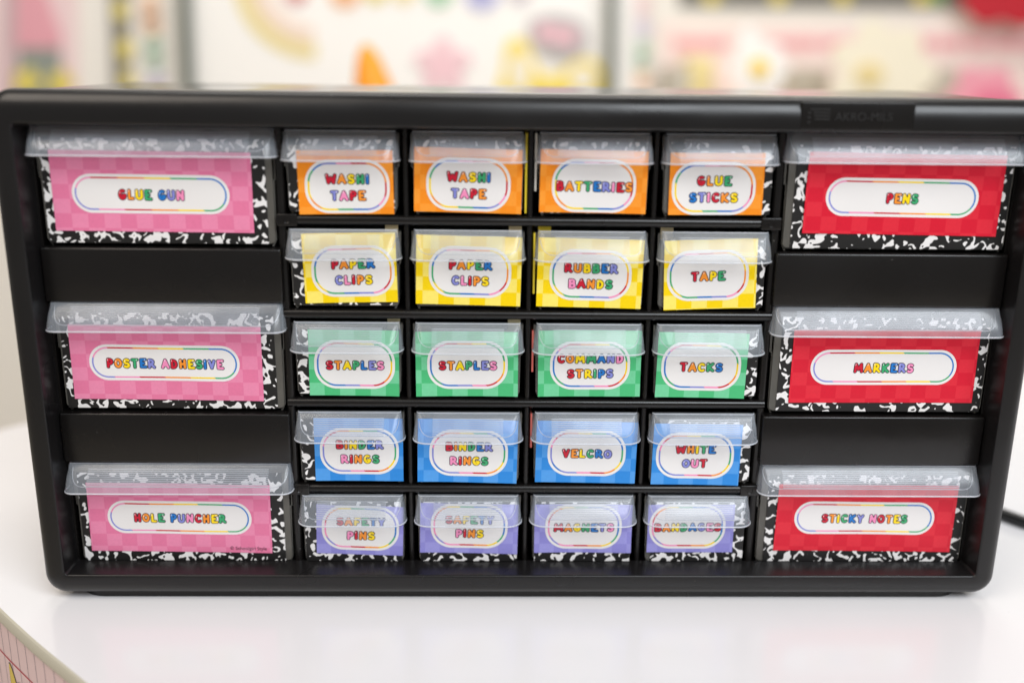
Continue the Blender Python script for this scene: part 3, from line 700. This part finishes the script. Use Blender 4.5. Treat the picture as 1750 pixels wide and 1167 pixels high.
# orange cone, standing nearer
YC = 900
cz = V2(632, 76, YC); cb_ = V2(634, 300, YC); g = G(); nseg = 24; rc = 24*(YC+474)/1687*1.6
cone_prof = [(0, .05), (.04, .16), (.13, .28), (.35, .44), (.95, .70), (1.0, .72)]
Hc = cz[1]+60
g.tube([(cz[0]-6+26*t, YC, cz[1]-t*160) for t, r_ in cone_prof], [r_*60 for t, r_ in cone_prof], 24)
cn = obj('orange_cone', shade(g.mesh('orange_cone', [mo]))); tag(cn, 'bright orange rounded cone standing behind the cabinet left of the pink flower', 'cone')
YT = YC
g = G(); zt_ = cz[1]-160; g.box(-420, 420, 760, 1150, zt_-22, zt_, 3)
st = obj('side_table', shade(g.mesh('side_table', [mt('shelf_white', 220, 214, 204)]))); tag(st, 'low pale table hidden behind the cabinet carrying the orange cone', 'table')
g = G()
for x in (-390, 390):
    for y in (790, 1120): g.box(x-15, x+15, y-15, y+15, -732, zt_-22)
o = obj('leg', g.mesh('leg', [M_leg]), st)
# right side
flat('board_edge', 'white board panel right of the right grey post', 'panel', boxp(1050, -100, 1084, 330), mw, YW, 10)
tb = flat('border_strip', 'dark patterned border strip along the top right of the wall', 'bulletin border', [(1160, -40), (1650, -40), (1650, 16), (1160, 12)], mt('charcoal_far', 120, 118, 112), YW, 4)
for x, mm_ in ((1216, my), (1330, my), (1440, my), (1575, my), (1600, mgreen)): child('border_motif', circ(x, -2, 14, 12), mm_, tb, YW-5)
ps = flat('pink_wall_panel', 'pale pink paper panel on the wall behind the daisy', 'wall decoration', [(1128, 40), (1800, 50), (1800, 330), (1128, 330)], mt('blush_panel', 238, 218, 212), YW, 3)
for x0, x1 in ((1152, 1242), (1322, 1398), (1404, 1462), (1552, 1596), (1602, 1644), (1650, 1690), (1696, 1790)): child('pink_bunting', boxp(x0, 66, x1, 85), mt('bunting_pink', 230, 168, 172), ps, YW-4)
for lb, a in (('taupe storage box at far left of the boxes below the pink bunting', (1142, 114, 1178, 150)), ('sand coloured storage box beside the taupe box', (1180, 98, 1214, 150)), ('olive storage box behind the daisy on its right', (1354, 116, 1410, 160)), ('dark olive storage box right of the cream flower', (1586, 116, 1628, 146))):
    g = G(); c0, c1 = V2(a[0], a[1], YW-120), V2(a[2], a[3]+60, YW-120)
    g.box(c0[0], c1[0], YW-120, YW-20, c1[1], c0[1], 3); o = obj('storage_box', shade(g.mesh('storage_box', [msand if 'sand' in lb else mgb]))); tag(o, lb, 'box', 'boxes standing below the bunting')
g = G(); c0, c1 = V2(1100, 210, YW-120), V2(1790, 220, YW-120); g.box(c0[0], c1[0]+100, YW-160, YW-6, c0[1]-30, c0[1], 2)
tag(obj('wall_shelf', shade(g.mesh('wall_shelf', [mcr]))), 'cream shelf hidden behind the cabinet carrying the boxes and flowers', 'shelf')
dy = flat('daisy', 'white daisy with yellow centre at right above the cabinet', 'paper flower', flower(1296, 116, 52, 34, 8), mbl, YW-300, 10); child('petal_tip', circ(1278, 66, 15, 22), mbl, dy, YW-302, 6)
child('flower_centre', circ(1297, 117, 15), mt('yolk_bright', 246, 206, 30), dy, YW-311, 8)
cf = flat('cream_flower', 'large cream paper flower right of the daisy', 'paper flower', flower(1505, 125, 92, 66, 7), mcr, YW-320, 12); child('flower_centre', circ(1485, 128, 24, 20), mt('butter_far', 228, 208, 150), cf, YW-333, 6)
pf = flat('pink_rosette', 'strong pink rosette at the lower right edge of the background', 'paper flower', flower(1680, 175, 66, 48, 6), mt('rosette_far', 234, 158, 172), YW-320, 12); child('flower_centre', circ(1700, 172, 36, 20), mpk, pf, YW-334, 6)
flat('red_apple', 'big red paper apple at the top right corner', 'wall decoration', [(1640, -30), (1648, 15), (1680, 42), (1712, 36), (1745, 46), (1790, 20), (1800, -40), (1760, -80), (1715, -66), (1670, -80)], mred, YW-60, 8, smooth=5)
# black cable on the table at right
M_cable = mat('cable_rubber', (.012, .012, .012, 1), .35)
g = G(); g.tube([(290, 150, 1.9), (305, 112, 1.9), (320, 91, 1.9), (360, 62, 1.9), (430, 26, 1.9), (520, 0, 1.9)], 3.8, 12); tag(obj('black_cable', shade(g.mesh('black_cable', [M_cable]))), 'thick black cable lying on the white table right of the cabinet', 'cable')
# printed motif on the table border (plain flower shapes)
s_at = None
best = min(range(N), key=lambda k: (TP[k]-Vector((-268, -16))).length); s_at = arcl[best]
sg = -1 if arcl[best] > arcl[min(range(N), key=lambda k: (TP[k]-Vector((-203, -75))).length)] else 1
def bl_(name, pts, m__, o): blob_on(name, s_at, -6.6, [(sg*(x-15), z) for x, z in pts], m__, o)
bl_('yellow_petal', [(4, -24), (8, -26), (13, -36), (15, -46), (12, -60), (4, -58), (3, -40)], M_yel, .3)
bl_('yellow_petal', [(12, -34), (17, -31), (21, -37), (20, -52), (12, -52)], M_yel, .45)
bl_('amber_petal', [(20, -33), (26, -27), (33, -30), (36, -42), (28, -54), (21, -48)], M_yel, .6)
bl_('amber_centre', [(24, -36), (28, -31), (32, -35), (31, -43), (26, -43)], M_yel2, .75)
